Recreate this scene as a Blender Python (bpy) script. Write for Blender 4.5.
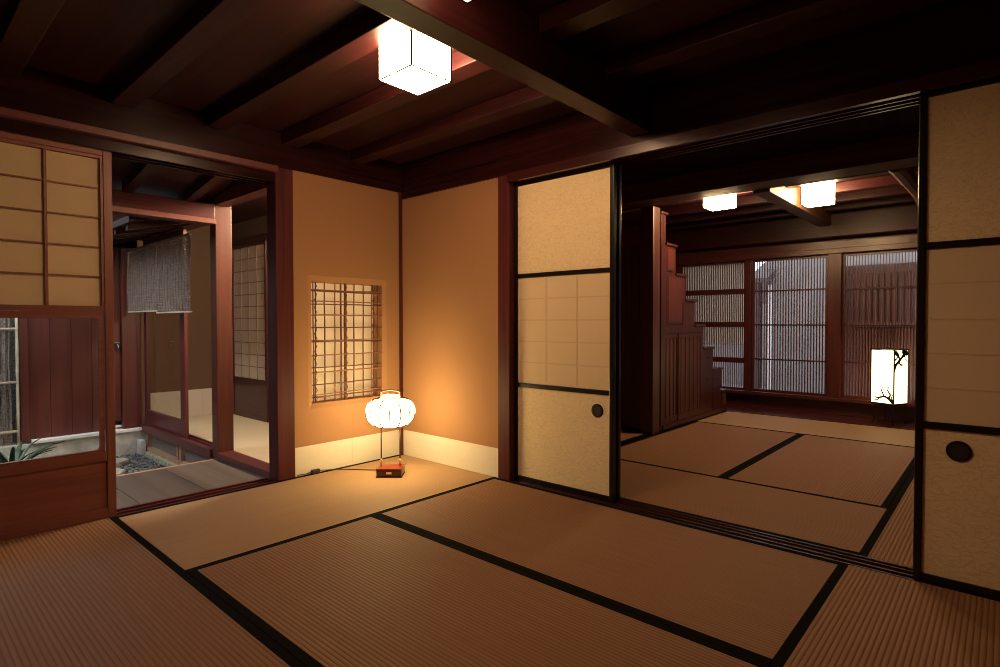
import bpy, bmesh, math, random
from mathutils import Vector, Matrix
random.seed(7)
PI = math.pi
SC = bpy.context.scene
COL = SC.collection
for o in list(bpy.data.objects):
    bpy.data.objects.remove(o)

# ------------------------------------------------------------ camera, world, exposure
YAW, PITCH, ROLL, FPX = 0.7306, -0.0198, -0.001, 564.276
F = Vector((math.cos(PITCH) * math.cos(YAW), math.cos(PITCH) * math.sin(YAW), math.sin(PITCH)))
R0 = Vector((math.sin(YAW), -math.cos(YAW), 0))
U0 = R0.cross(F)
RV = math.cos(ROLL) * R0 + math.sin(ROLL) * U0
UV = math.cos(ROLL) * U0 - math.sin(ROLL) * R0
cam_data = bpy.data.cameras.new('camera')
cam_data.sensor_width = 36.0
cam_data.lens = FPX / 1000 * 36.0
cam_data.clip_start = 0.02
cam = bpy.data.objects.new('camera', cam_data)
cam.matrix_world = Matrix(((RV.x, UV.x, -F.x, 0), (RV.y, UV.y, -F.y, 0), (RV.z, UV.z, -F.z, 0.95), (0, 0, 0, 1)))
COL.objects.link(cam)
SC.camera = cam

world = bpy.data.worlds.new('world')
world.use_nodes = True
wb = world.node_tree.nodes['Background']
wb.inputs['Color'].default_value = (0.93, 0.96, 1.0, 1)     # overcast late-afternoon sky
wb.inputs['Strength'].default_value = 3.9
SC.world = world

CEILING_LAMP = ((1.0, 0.61, 0.33), 74.0)
CEILING_LAMP_DIM = ((1.0, 0.58, 0.30), 8.0)
ROOM_TWO_LAMP = ((1.0, 0.64, 0.31), 72.0)
LANTERN = ((1.0, 0.755, 0.33), 37.0)
BOX_LAMP = ((1.0, 0.78, 0.38), 4.0)
SIDE_FILL_LAMP = ((1.0, 0.80, 0.55), 185.0)  # added unseen lamp that brightens the side-room mats

SC.view_settings.view_transform = 'Standard'
SC.view_settings.look = 'None'
SC.view_settings.exposure = 0.0
SC.view_settings.gamma = 1.0
SC.view_settings.use_curve_mapping = False
try:
    SC.cycles.use_denoising = True
    SC.cycles.denoiser = 'OPENIMAGEDENOISE'
    SC.cycles.max_bounces = 8
    SC.cycles.diffuse_bounces = 5
    SC.cycles.transparent_max_bounces = 12
    SC.cycles.sample_clamp_indirect = 6.0
    SC.cycles.use_light_tree = True
    SC.cycles.filter_width = 1.0
except Exception:
    pass

# ------------------------------------------------------------ materials
def new_mat(name):
    m = bpy.data.materials.new(name)
    m.use_nodes = True
    nt = m.node_tree
    return m, nt, nt.nodes['Principled BSDF']

def N(nt, kind, **kw):
    n = nt.nodes.new(kind)
    for k, v in kw.items():
        setattr(n, k, v)
    return n

def coords(nt, scale=(1, 1, 1), loc=(0, 0, 0)):
    tc = N(nt, 'ShaderNodeTexCoord')
    mp = N(nt, 'ShaderNodeMapping')
    mp.inputs['Scale'].default_value = scale
    mp.inputs['Location'].default_value = loc
    nt.links.new(tc.outputs['Object'], mp.inputs['Vector'])
    return mp.outputs['Vector']

def ramp(nt, fac, stops):
    r = N(nt, 'ShaderNodeValToRGB')
    el = r.color_ramp.elements
    while len(el) < len(stops):
        el.new(0.5)
    for e, (p, c) in zip(el, stops):
        e.position = p
        e.color = (c[0], c[1], c[2], 1)
    nt.links.new(fac, r.inputs['Fac'])
    return r.outputs['Color']

def bump(nt, bsdf, height, strength, dist=0.01):
    b = N(nt, 'ShaderNodeBump')
    b.inputs['Strength'].default_value = strength
    b.inputs['Distance'].default_value = dist
    nt.links.new(height, b.inputs['Height'])
    nt.links.new(b.outputs['Normal'], bsdf.inputs['Normal'])

def wood(name, dark, light, axis, rough=0.4, grain=1.0, spec=0.5):
    """wood with its grain along one axis"""
    m, nt, b = new_mat(name)
    sc = [34.0, 34.0, 34.0]
    sc['XYZ'.index(axis)] = 1.3
    v = coords(nt, tuple(s * grain for s in sc))
    n = N(nt, 'ShaderNodeTexNoise')
    n.inputs['Scale'].default_value = 1.0
    n.inputs['Detail'].default_value = 6.0
    n.inputs['Distortion'].default_value = 0.6
    nt.links.new(v, n.inputs['Vector'])
    nt.links.new(ramp(nt, n.outputs['Fac'], [(0.3, dark), (0.7, light)]), b.inputs['Base Color'])
    b.inputs['Roughness'].default_value = rough
    b.inputs['Specular IOR Level'].default_value = spec
    bump(nt, b, n.outputs['Fac'], 0.12, 0.002)
    return m

def plain(name, col, rough=0.6, metal=0.0, noise=0.0, scale=40.0, bumpy=0.0, spec=0.5):
    m, nt, b = new_mat(name)
    b.inputs['Base Color'].default_value = (*col, 1)
    b.inputs['Roughness'].default_value = rough
    b.inputs['Metallic'].default_value = metal
    b.inputs['Specular IOR Level'].default_value = spec
    if noise or bumpy:
        v = coords(nt)
        n = N(nt, 'ShaderNodeTexNoise')
        n.inputs['Scale'].default_value = scale
        n.inputs['Detail'].default_value = 5.0
        nt.links.new(v, n.inputs['Vector'])
        if noise:
            lo = tuple(c * (1 - noise) for c in col)
            hi = tuple(min(1, c * (1 + noise)) for c in col)
            nt.links.new(ramp(nt, n.outputs['Fac'], [(0.3, lo), (0.7, hi)]), b.inputs['Base Color'])
        if bumpy:
            bump(nt, b, n.outputs['Fac'], bumpy, 0.004)
    return m

def emitter(name, col, strength):
    m, nt, b = new_mat(name)
    b.inputs['Base Color'].default_value = (0.8, 0.72, 0.55, 1)
    b.inputs['Roughness'].default_value = 0.8
    b.inputs['Emission Color'].default_value = (*col, 1)
    b.inputs['Emission Strength'].default_value = strength
    return m

def tatami(name, axis, base, rib=1.0):
    """rush mat with rounded ribs running along one axis"""
    m, nt, b = new_mat(name)
    tc = N(nt, 'ShaderNodeTexCoord')
    sep = N(nt, 'ShaderNodeSeparateXYZ')
    nt.links.new(tc.outputs['Object'], sep.inputs[0])
    across = sep.outputs['Y' if axis == 'X' else 'X']
    k = N(nt, 'ShaderNodeMath', operation='MULTIPLY')
    k.inputs[1].default_value = PI / 0.0155
    nt.links.new(across, k.inputs[0])
    s = N(nt, 'ShaderNodeMath', operation='SINE')
    nt.links.new(k.outputs[0], s.inputs[0])
    a = N(nt, 'ShaderNodeMath', operation='ABSOLUTE')
    nt.links.new(s.outputs[0], a.inputs[0])
    p = N(nt, 'ShaderNodeMath', operation='POWER')
    p.inputs[1].default_value = 0.5
    nt.links.new(a.outputs[0], p.inputs[0])
    sc = (2.0, 160.0, 1.0) if axis == 'X' else (160.0, 2.0, 1.0)
    mp = N(nt, 'ShaderNodeMapping')
    mp.inputs['Scale'].default_value = sc
    nt.links.new(tc.outputs['Object'], mp.inputs['Vector'])
    n = N(nt, 'ShaderNodeTexNoise')
    n.inputs['Scale'].default_value = 1.0
    n.inputs['Detail'].default_value = 4.0
    nt.links.new(mp.outputs['Vector'], n.inputs['Vector'])
    c1 = ramp(nt, n.outputs['Fac'], [(0.25, tuple(x * 0.86 for x in base)), (0.75, tuple(x * 1.12 for x in base))])
    mx = N(nt, 'ShaderNodeMixRGB')
    mx.inputs['Color1'].default_value = (base[0] * (1 - .38 * rib), base[1] * (1 - .44 * rib), base[2] * (1 - .5 * rib), 1)
    nt.links.new(p.outputs[0], mx.inputs['Fac'])
    nt.links.new(c1, mx.inputs['Color2'])
    nt.links.new(mx.outputs[0], b.inputs['Base Color'])
    b.inputs['Roughness'].default_value = 0.62
    b.inputs['Specular IOR Level'].default_value = 0.12
    bump(nt, b, p.outputs[0], 0.55 * rib, 0.004)
    return m

def fibre_paper(name, col):
    m, nt, b = new_mat(name)
    v = coords(nt, (14, 14, 30))
    n = N(nt, 'ShaderNodeTexNoise')
    n.inputs['Scale'].default_value = 1.0
    n.inputs['Detail'].default_value = 3.0
    n.inputs['Distortion'].default_value = 2.4
    nt.links.new(v, n.inputs['Vector'])
    c = ramp(nt, n.outputs['Fac'], [(0.0, col), (0.44, col), (0.5, tuple(x * 0.84 for x in col)), (0.53, col), (1.0, col)])
    nt.links.new(c, b.inputs['Base Color'])
    b.inputs['Roughness'].default_value = 0.75
    b.inputs['Specular IOR Level'].default_value = 0.2
    bump(nt, b, n.outputs['Fac'], 0.4, 0.005)
    return m

def glass_mat(name):
    m = bpy.data.materials.new(name)
    m.use_nodes = True
    nt = m.node_tree
    nt.nodes.clear()
    out = N(nt, 'ShaderNodeOutputMaterial')
    t = N(nt, 'ShaderNodeBsdfTransparent')
    t.inputs['Color'].default_value = (0.94, 0.96, 0.95, 1)
    g = N(nt, 'ShaderNodeBsdfGlossy')
    g.inputs['Roughness'].default_value = 0.02
    fr = N(nt, 'ShaderNodeFresnel')
    geo = N(nt, 'ShaderNodeNewGeometry')
    ior = N(nt, 'ShaderNodeMath', operation='MULTIPLY_ADD')
    ior.inputs[1].default_value = 1 / 1.3 - 1.3
    ior.inputs[2].default_value = 1.3
    nt.links.new(geo.outputs['Backfacing'], ior.inputs[0])
    nt.links.new(ior.outputs[0], fr.inputs['IOR'])
    mx = N(nt, 'ShaderNodeMixShader')
    nt.links.new(fr.outputs[0], mx.inputs[0])
    nt.links.new(t.outputs[0], mx.inputs[1])
    nt.links.new(g.outputs[0], mx.inputs[2])
    nt.links.new(mx.outputs[0], out.inputs['Surface'])
    return m

def translucent_paper(name, col, trans=0.35):
    m = bpy.data.materials.new(name)
    m.use_nodes = True
    nt = m.node_tree
    nt.nodes.clear()
    out = N(nt, 'ShaderNodeOutputMaterial')
    d = N(nt, 'ShaderNodeBsdfDiffuse')
    d.inputs['Color'].default_value = (*col, 1)
    t = N(nt, 'ShaderNodeBsdfTranslucent')
    t.inputs['Color'].default_value = (*col, 1)
    mx = N(nt, 'ShaderNodeMixShader')
    mx.inputs[0].default_value = trans
    nt.links.new(d.outputs[0], mx.inputs[1])
    nt.links.new(t.outputs[0], mx.inputs[2])
    nt.links.new(mx.outputs[0], out.inputs['Surface'])
    return m

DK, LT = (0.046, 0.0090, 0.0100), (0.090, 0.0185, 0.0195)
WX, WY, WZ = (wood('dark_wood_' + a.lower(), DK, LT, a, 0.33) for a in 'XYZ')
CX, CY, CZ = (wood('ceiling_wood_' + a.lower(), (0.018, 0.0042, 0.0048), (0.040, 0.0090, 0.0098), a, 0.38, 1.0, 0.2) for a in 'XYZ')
GX, GZ = (wood('glossy_wood_' + a.lower(), (0.055, 0.0105, 0.0115), (0.100, 0.020, 0.021), a, 0.55, 1.0, 0.2) for a in 'XZ')
RX, RY, RZ = (wood('red_wood_' + a.lower(), (0.085, 0.018, 0.018), (0.145, 0.033, 0.032), a, 0.42) for a in 'XYZ')
DZ = wood('door_wood_z', (0.17, 0.054, 0.040), (0.26, 0.086, 0.063), 'Z', 0.45)
DX = wood('door_wood_x', (0.17, 0.054, 0.040), (0.26, 0.086, 0.063), 'X', 0.45)
STAIR_Z = wood('stair_wood_z', (0.040, 0.0080, 0.0078), (0.072, 0.0150, 0.0145), 'Z', 0.36)
STAIR_PANEL = wood('stair_panel_z', (0.075, 0.0165, 0.015), (0.125, 0.031, 0.026), 'Z', 0.4)
STAIR_DARK = wood('stair_dark_z', (0.046, 0.012, 0.011), (0.085, 0.024, 0.020), 'Z', 0.4)  # wood of the carcass, end frames and inner pillar
LOG = wood('log_wood_x', (0.06, 0.026, 0.015), (0.13, 0.060, 0.034), 'X', 0.55)
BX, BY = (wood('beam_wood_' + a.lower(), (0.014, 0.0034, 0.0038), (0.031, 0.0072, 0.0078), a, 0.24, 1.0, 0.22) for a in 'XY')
WZ_PALE = plain('old_muntin_wood', (0.33, 0.23, 0.165), 0.7)
POST = wood('veranda_post_wood', (0.080, 0.020, 0.013), (0.13, 0.036, 0.022), 'Z', 0.36)
LOG_Y = wood('log_wood_y', (0.05, 0.021, 0.012), (0.11, 0.048, 0.026), 'Y', 0.6, 1.0, 0.12)
PLANK = wood('plank_wood_z', (0.085, 0.018, 0.0135), (0.14, 0.031, 0.023), 'Z', 0.45)
SHADOW_WOOD = wood('shadow_black_wood', (0.010, 0.004, 0.0035), (0.022, 0.009, 0.007), 'X', 0.8, 1.0, 0.05)  # ceiling shadow painted in as near-black wood
THRESH = wood('dark_track_wood', (0.020, 0.0055, 0.005), (0.042, 0.011, 0.010), 'Y', 0.24)
KAMOI = wood('upper_track_wood', (0.032, 0.0075, 0.0075), (0.060, 0.014, 0.0135), 'Y', 0.26, 1.0, 0.4)
BLACK = plain('black_lacquer', (0.006, 0.005, 0.005), 0.28)
BORDER = plain('mat_border_cloth', (0.006, 0.005, 0.005), 0.95, noise=0.3, scale=300, spec=0.05)
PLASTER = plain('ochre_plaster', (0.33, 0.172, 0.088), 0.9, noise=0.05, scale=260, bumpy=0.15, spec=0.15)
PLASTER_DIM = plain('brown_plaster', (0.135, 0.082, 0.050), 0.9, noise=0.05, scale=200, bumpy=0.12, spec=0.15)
WAINSCOT = plain('white_dado_paper', (0.62, 0.55, 0.48), 0.8, noise=0.02, scale=90, spec=0.2)
PAPER = fibre_paper('fusuma_paper', (0.80, 0.64, 0.40))
PAPER_GRID = translucent_paper('shoji_paper', (0.76, 0.60, 0.40), 0.1)
GRID_TONE = plain('paper_over_lattice', (0.66, 0.50, 0.32), 0.8, spec=0.2)
SHOJI = translucent_paper('window_paper', (0.72, 0.58, 0.38), 0.25)
WINPAPER = translucent_paper('cream_window_paper', (0.90, 0.82, 0.68), 0.5)
SHOJI_SIDE = translucent_paper('side_paper', (0.86, 0.72, 0.56), 0.2)
BAMBOO_D = plain('smoked_bamboo', (0.13, 0.048, 0.042), 0.45, noise=0.4, scale=60)
BAMBOO_L = plain('split_bamboo', (0.28, 0.125, 0.075), 0.45, noise=0.3, scale=60)
VINE = plain('wisteria_vine', (0.12, 0.06, 0.06), 0.7, noise=0.4, scale=120)
RED_LACQ = plain('red_lacquer', (0.20, 0.026, 0.012), 0.3)
LACQ_D = plain('brown_lacquer', (0.060, 0.014, 0.009), 0.25)
BRASS = plain('brass', (0.72, 0.55, 0.28), 0.3, metal=1.0)
STEEL = plain('worn_steel', (0.50, 0.49, 0.47), 0.4, metal=1.0)
IRON = plain('dark_iron', (0.035, 0.027, 0.024), 0.4, metal=0.6)
PULL_RIM = plain('pull_rim', (0.10, 0.095, 0.09), 0.35, metal=0.9)
PULL = plain('bronze_pull', (0.012, 0.011, 0.010), 0.55)
CORD = plain('black_cord', (0.02, 0.018, 0.016), 0.5)
GLASS = glass_mat('clear_glass')
BOARD = plain('worn_veranda_board', (0.16, 0.115, 0.090), 0.5, noise=0.45, scale=9, bumpy=0.1)
BOARDS = []
for i in range(4):
    k = 0.68 * (1.0, 0.82, 1.12, 0.9)[i]
    mm = wood('weathered_board_%d' % i, (0.115 * k, 0.085 * k, 0.068 * k), (0.215 * k, 0.165 * k, 0.135 * k), 'Y', 0.5, 0.35)
    BOARDS.append(mm)
OUTER = wood('weathered_outer_slats', (0.16, 0.112, 0.108), (0.25, 0.18, 0.172), 'Z', 0.7)
STONE = plain('grey_plinth_stone', (0.60, 0.60, 0.57), 0.85, noise=0.28, scale=9, bumpy=0.4)
STONE_TOP = plain('pale_ledge', (0.88, 0.88, 0.86), 0.8, noise=0.1, scale=30)
MOSSY = plain('mossy_curb', (0.34, 0.36, 0.25), 0.9, noise=0.4, scale=24, bumpy=0.5)
FLAT_STONE = plain('flat_stepping_stone', (0.36, 0.35, 0.29), 0.85, noise=0.3, scale=15, bumpy=0.4)
GRAVEL = plain('dark_gravel', (0.14, 0.15, 0.15), 0.6, noise=0.9, scale=45)
SOIL = plain('damp_soil', (0.07, 0.065, 0.055), 0.95, noise=0.5, scale=30, bumpy=0.6)
FRESH = wood('pale_stud_wood', (0.36, 0.20, 0.11), (0.52, 0.32, 0.19), 'Z', 0.6)
GREY_PANEL = plain('grey_underfloor_panel', (0.21, 0.19, 0.17), 0.8, noise=0.2, scale=40)
BAMBOO_POLE = plain('pale_bamboo', (0.66, 0.60, 0.46), 0.45, noise=0.15, scale=20)
TWIG = plain('brushwood', (0.24, 0.205, 0.185), 0.9, noise=0.6, scale=70, bumpy=0.6)
LEAF = plain('glossy_leaf', (0.045, 0.085, 0.045), 0.4, noise=0.4, scale=25)
LEAF_PALE = plain('pale_leaf', (0.34, 0.42, 0.34), 0.4, noise=0.2, scale=25)
REED = plain('blind_reed', (0.30, 0.245, 0.21), 0.75, noise=0.35, scale=60)
THREAD = plain('blind_thread', (0.12, 0.095, 0.085), 0.9)
SKY_WALL = plain('grey_facade', (0.15, 0.15, 0.15), 0.9, noise=0.15, scale=3)
WHITE_POST = plain('white_facade', (0.5, 0.5, 0.5), 0.8)
DARK_ROOF = plain('dark_roof_tile', (0.035, 0.035, 0.04), 0.7)
ASPHALT = plain('street_asphalt', (0.12, 0.12, 0.12), 0.9, noise=0.2, scale=50)
FROST = translucent_paper('pale_screen', (0.62, 0.58, 0.52), 0.6)
INK = plain('black_ink', (0.015, 0.012, 0.010), 0.8)
INK_RED = plain('brown_ink', (0.10, 0.05, 0.03), 0.8)
RIB_TAN = plain('tan_rib', (0.040, 0.024, 0.008), 0.8, spec=0.0)
EDGE_TAN = plain('shade_edge_wood', (0.032, 0.021, 0.010), 0.8, spec=0.0)
CREAM = plain('cream_collar', (0.8, 0.66, 0.38), 0.6)
E_CEIL = emitter('lit_ceiling_paper', *CEILING_LAMP)
E_TWO = emitter('lit_ceiling_paper_dim', *ROOM_TWO_LAMP)
E_LANT = emitter('lit_lantern_paper', *LANTERN)
E_BOX = emitter('lit_box_paper', *BOX_LAMP)
E_CEIL_DIM = emitter('lit_ceiling_paper_faint', *CEILING_LAMP_DIM)
E_SIDE_FILL = emitter('side_fill_paper', *SIDE_FILL_LAMP)
MAT_X = tatami('tatami_ribs_x', 'X', (0.275, 0.142, 0.080))
MAT_Y = tatami('tatami_ribs_y', 'Y', (0.275, 0.142, 0.080))
MAT_PALE = tatami('tatami_pale_x', 'X', (0.36, 0.22, 0.12), 0.3)  # paler, smoother rush for the mat under the lantern
MAT_LAMPLIT_Y = tatami('tatami_lamplit_y', 'Y', (0.36, 0.22, 0.12), 0.3)  # box lamp glow painted into the mat as a paler tone
MAT_FRESH = tatami('tatami_pale', 'X', (0.66, 0.54, 0.36), 0.2)

# ------------------------------------------------------------ mesh builder
class MB:
    def __init__(self):
        self.v, self.f = [], []
    def add(self, vs, fs):
        n = len(self.v)
        self.v += [Vector(p) for p in vs]
        self.f += [[i + n for i in f] for f in fs]
        return self
    def box(self, x0, x1, y0, y1, z0, z1):
        return self.add([(x0, y0, z0), (x1, y0, z0), (x1, y1, z0), (x0, y1, z0), (x0, y0, z1), (x1, y0, z1), (x1, y1, z1), (x0, y1, z1)],
                        [(0, 3, 2, 1), (4, 5, 6, 7), (0, 1, 5, 4), (1, 2, 6, 5), (2, 3, 7, 6), (3, 0, 4, 7)])
    def obox(self, c, ux, hx, uy, hy, uz, hz):
        c, ux, uy, uz = Vector(c), Vector(ux).normalized(), Vector(uy).normalized(), Vector(uz).normalized()
        pts = [c + ux * (a * hx) + uy * (b * hy) + uz * (d * hz) for d in (-1, 1) for a, b in ((-1, -1), (1, -1), (1, 1), (-1, 1))]
        return self.add(pts, [(0, 3, 2, 1), (4, 5, 6, 7), (0, 1, 5, 4), (1, 2, 6, 5), (2, 3, 7, 6), (3, 0, 4, 7)])
    def prism(self, poly, axis, a, b):
        """polygon in the two other axes, extruded along axis"""
        i = 'XYZ'.index(axis)
        def pt(p, t):
            q = list(p)
            q.insert(i, t)
            return q
        n = len(poly)
        vs = [pt(p, a) for p in poly] + [pt(p, b) for p in poly]
        fs = [list(range(n))[::-1], list(range(n, 2 * n))] + [(k, (k + 1) % n, n + (k + 1) % n, n + k) for k in range(n)]
        return self.add(vs, fs)
    def tube(self, pts, r, seg=8, cap=True, squash=1.0):
        pts = [Vector(p) for p in pts]
        rs = r if isinstance(r, (list, tuple)) else [r] * len(pts)
        rings = []
        for i, p in enumerate(pts):
            d = (pts[min(i + 1, len(pts) - 1)] - pts[max(i - 1, 0)]).normalized()
            up = Vector((0, 0, 1)) if abs(d.z) < 0.9 else Vector((1, 0, 0))
            s = d.cross(up).normalized()
            t = s.cross(d)
            rings.append([p + s * (rs[i] * math.cos(2 * PI * k / seg)) + t * (rs[i] * squash * math.sin(2 * PI * k / seg)) for k in range(seg)])
        vs = [q for ring in rings for q in ring]
        fs = []
        for i in range(len(rings) - 1):
            for k in range(seg):
                a, b = i * seg + k, i * seg + (k + 1) % seg
                fs.append((a, b, b + seg, a + seg))
        if cap:
            fs.append(list(range(seg))[::-1])
            fs.append(list(range((len(rings) - 1) * seg, len(rings) * seg)))
        return self.add(vs, fs)
    def lathe(self, c, prof, seg=32, cap=True):
        cx, cy, cz = c
        vs, fs = [], []
        for r, z in prof:
            vs += [(cx + r * math.cos(2 * PI * k / seg), cy + r * math.sin(2 * PI * k / seg), cz + z) for k in range(seg)]
        for i in range(len(prof) - 1):
            for k in range(seg):
                a, b = i * seg + k, i * seg + (k + 1) % seg
                fs.append((a, b, b + seg, a + seg))
        if cap:
            fs.append(list(range(seg))[::-1])
            fs.append(list(range((len(prof) - 1) * seg, len(prof) * seg)))
        return self.add(vs, fs)
    def build(self, name, mat, parent=None, bevel=0.0, smooth=False, kind=None, label=None):
        off = Vector((0, 0, 0))
        p = parent
        while p is not None:
            off += p.location
            p = p.parent
        me = bpy.data.meshes.new(name)
        me.from_pydata([tuple(q - off) for q in self.v], [], self.f)
        bm = bmesh.new()
        bm.from_mesh(me)
        bmesh.ops.recalc_face_normals(bm, faces=bm.faces)
        if bevel:
            bmesh.ops.bevel(bm, geom=list(bm.edges), offset=bevel, segments=2, affect='EDGES', profile=0.6, clamp_overlap=True)
        bm.to_mesh(me)
        bm.free()
        me.materials.append(mat)
        if smooth:
            me.polygons.foreach_set('use_smooth', [True] * len(me.polygons))
        o = bpy.data.objects.new(name, me)
        COL.objects.link(o)
        if parent is not None:
            o.parent = parent
        if kind:
            o['kind'] = kind
        if label:
            o['label'] = label
        return o

def thing(name, label, cat, loc=(0, 0, 0), group=None):
    o = bpy.data.objects.new(name, None)
    o.empty_display_size = 0.05
    COL.objects.link(o)
    o.location = loc
    o['label'], o['category'] = label, cat
    if group:
        o['group'] = group
    return o

def tag(o, label, cat, group=None):
    o['label'], o['category'] = label, cat
    if group:
        o['group'] = group
    return o

def struct(name, mb, mat, parent=None, bevel=0.0, label=None):
    return mb.build(name, mat, parent, bevel, kind=None if parent is not None else 'structure', label=label)

def holder(name, loc=(0, 0, 0)):
    """an empty that carries the pieces of one setting element"""
    o = bpy.data.objects.new(name, None)
    o.empty_display_size = 0.05
    COL.objects.link(o)
    o.location = loc
    o['kind'] = 'structure'
    return o

def dup(root, loc, label, group=None):
    r = root.copy()
    COL.objects.link(r)
    r.location = loc
    r['label'] = label
    if group:
        r['group'] = group
    for ch in list(root.children):
        c = ch.copy()
        COL.objects.link(c)
        c.parent = r
        for g in list(ch.children):
            d = g.copy()
            COL.objects.link(d)
            d.parent = c
    return r

# ============================================================ SETTING
CZL = 2.08                                            # ceiling height
# ---- floors
struct('floor', MB().box(-1.5, 2.544, -1.5, 3.24, -0.12, -0.028), RX)
struct('floor_inner_room', MB().box(2.672, 6.12, -1.5, 3.2, -0.12, -0.028), RX)
struct('floor_window_strip', MB().box(6.122, 6.55, -1.5, 3.2, -0.12, 0.0), WY)
struct('floor_side_room', MB().box(1.76, 2.53, 3.36, 6.12, -0.12, -0.028), RX)
# ---- unseen closing walls of the two rooms
struct('wall_back', MB().box(-1.6, -1.5, -1.6, 3.36, -0.12, 2.2), PLASTER)
struct('wall_right', MB().box(-1.5, 6.7, -1.6, -1.5, -0.12, 2.2), PLASTER)
# ---- ceiling
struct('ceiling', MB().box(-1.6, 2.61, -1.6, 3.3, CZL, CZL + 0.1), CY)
struct('ceiling_inner_room', MB().box(2.61, 6.7, -1.6, 3.3, CZL, CZL + 0.1), SHADOW_WOOD)
struct('ceiling_side_room', MB().box(1.64, 2.63, 3.36, 6.22, 1.97, 2.06), CX)
for x in (-0.975, -0.53, -0.09, 0.345, 0.79, 1.226, 1.65, 2.117):
    struct('ceiling_joist', MB().box(x, x + 0.1, -1.5, 1.288, 2.008, CZL), CY, bevel=0.004)
    struct('ceiling_joist', MB().box(x, x + 0.1, 1.397, 3.224, 2.008, CZL), CY, bevel=0.004)
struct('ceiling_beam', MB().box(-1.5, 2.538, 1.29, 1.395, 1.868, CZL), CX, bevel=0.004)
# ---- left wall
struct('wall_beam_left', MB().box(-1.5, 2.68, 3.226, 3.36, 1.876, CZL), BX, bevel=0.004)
struct('trim_1', MB().box(-1.5, 1.614, 3.195, 3.236, 1.836, 1.871), RX, bevel=0.003, label='thin lighter rail above the left sliding door')
m = MB().box(-1.5, 1.614, 3.240, 3.36, 1.800, 1.835)
for y0, y1 in ((3.24, 3.256), (3.298, 3.310), (3.350, 3.36)):
    m.box(-1.5, 1.614, y0, y1, 1.784, 1.800)
struct('trim_2', m, BX, label='grooved upper track over the left opening')
struct('pillar_left', MB().box(1.617, 1.728, 3.236, 3.350, -0.03, 1.876), GZ, bevel=0.005)
m = MB().box(-1.5, 1.615, 3.242, 3.37, -0.06, -0.012)
for y0, y1 in ((3.242, 3.256), (3.298, 3.310), (3.352, 3.37)):
    m.box(-1.5, 1.615, y0, y1, -0.012, -0.001)
struct('threshold_left', m, WX)
# plaster wall with a window hole whose edge is rounded back
def wall_with_hole():
    y0, y1, y2 = 3.24, 3.252, 3.345
    X0, X1, Z0, Z1 = 1.728, 2.60, -0.03, 1.876
    a = (1.822, 2.424, 0.407, 1.246)
    b = (1.852, 2.390, 0.438, 1.208)
    def ring(q, y):
        return [(q[0], y, q[2]), (q[1], y, q[2]), (q[1], y, q[3]), (q[0], y, q[3])]
    o = (X0, X1, Z0, Z1)
    vs = ring(o, y0) + ring(a, y0) + ring(b, y1) + ring(b, y2) + ring(o, y2)
    fs = []
    for s in range(4):
        for k in range(4):
            fs.append((s * 4 + k, s * 4 + (k + 1) % 4, (s + 1) * 4 + (k + 1) % 4, (s + 1) * 4 + k))
    for k in range(4):
        fs.append((16 + k, 16 + (k + 1) % 4, (k + 1) % 4, k))
    return MB().add(vs, fs)
struct('wall_left', wall_with_hole(), PLASTER)
struct('baseboard_left', MB().box(1.729, 2.134, 3.2375, 3.24, 0.0, 0.179).box(2.1355, 2.528, 3.2375, 3.24, 0.0, 0.179), WAINSCOT, label='white paper dado along the foot of the wall')
struct('wall_corner_right', MB().box(2.550, 2.66, 2.296, 3.36, -0.03, 1.826), PLASTER)
struct('baseboard_right', MB().box(2.5475, 2.550, 2.299, 2.745, 0.0, 0.179).box(2.5475, 2.550, 2.7465, 3.215, 0.0, 0.179), WAINSCOT, label='white paper dado along the foot of the wall')
struct('trim_3', MB().box(2.5285, 2.5475, 3.2175, 3.237, 0.0, 1.876), WZ, bevel=0.002, label='thin corner strip')
# ---- fusuma wall
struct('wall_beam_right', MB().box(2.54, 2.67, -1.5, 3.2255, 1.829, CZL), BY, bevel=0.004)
m = MB().box(2.520, 2.674, -1.5, 2.204, 1.796, 1.827)
for x0, x1 in ((2.520, 2.545), (2.583, 2.591), (2.628, 2.636), (2.664, 2.674)):
    m.box(x0, x1, -1.5, 2.204, 1.776, 1.796)
struct('trim_4', m, KAMOI, label='grooved upper track over the wide opening')
struct('pillar_fusuma', MB().box(2.545, 2.668, 2.2055, 2.2985, -0.03, 1.829), GZ, bevel=0.005)
m = MB().box(2.546, 2.672, -1.5, 2.204, -0.06, -0.006)
for x0, x1 in ((2.546, 2.556), (2.584, 2.592), (2.628, 2.636), (2.662, 2.672)):
    m.box(x0, x1, -1.5, 2.204, -0.006, 0.001)
struct('threshold_right', m, THRESH)
struct('pillar_far', MB().box(2.530, 2.668, -0.60, -0.49, -0.03, 1.776), GZ, bevel=0.005)
struct('wall_front', MB().box(2.56, 2.66, -1.5, -0.602, 0.002, 1.776), PLASTER)

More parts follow.
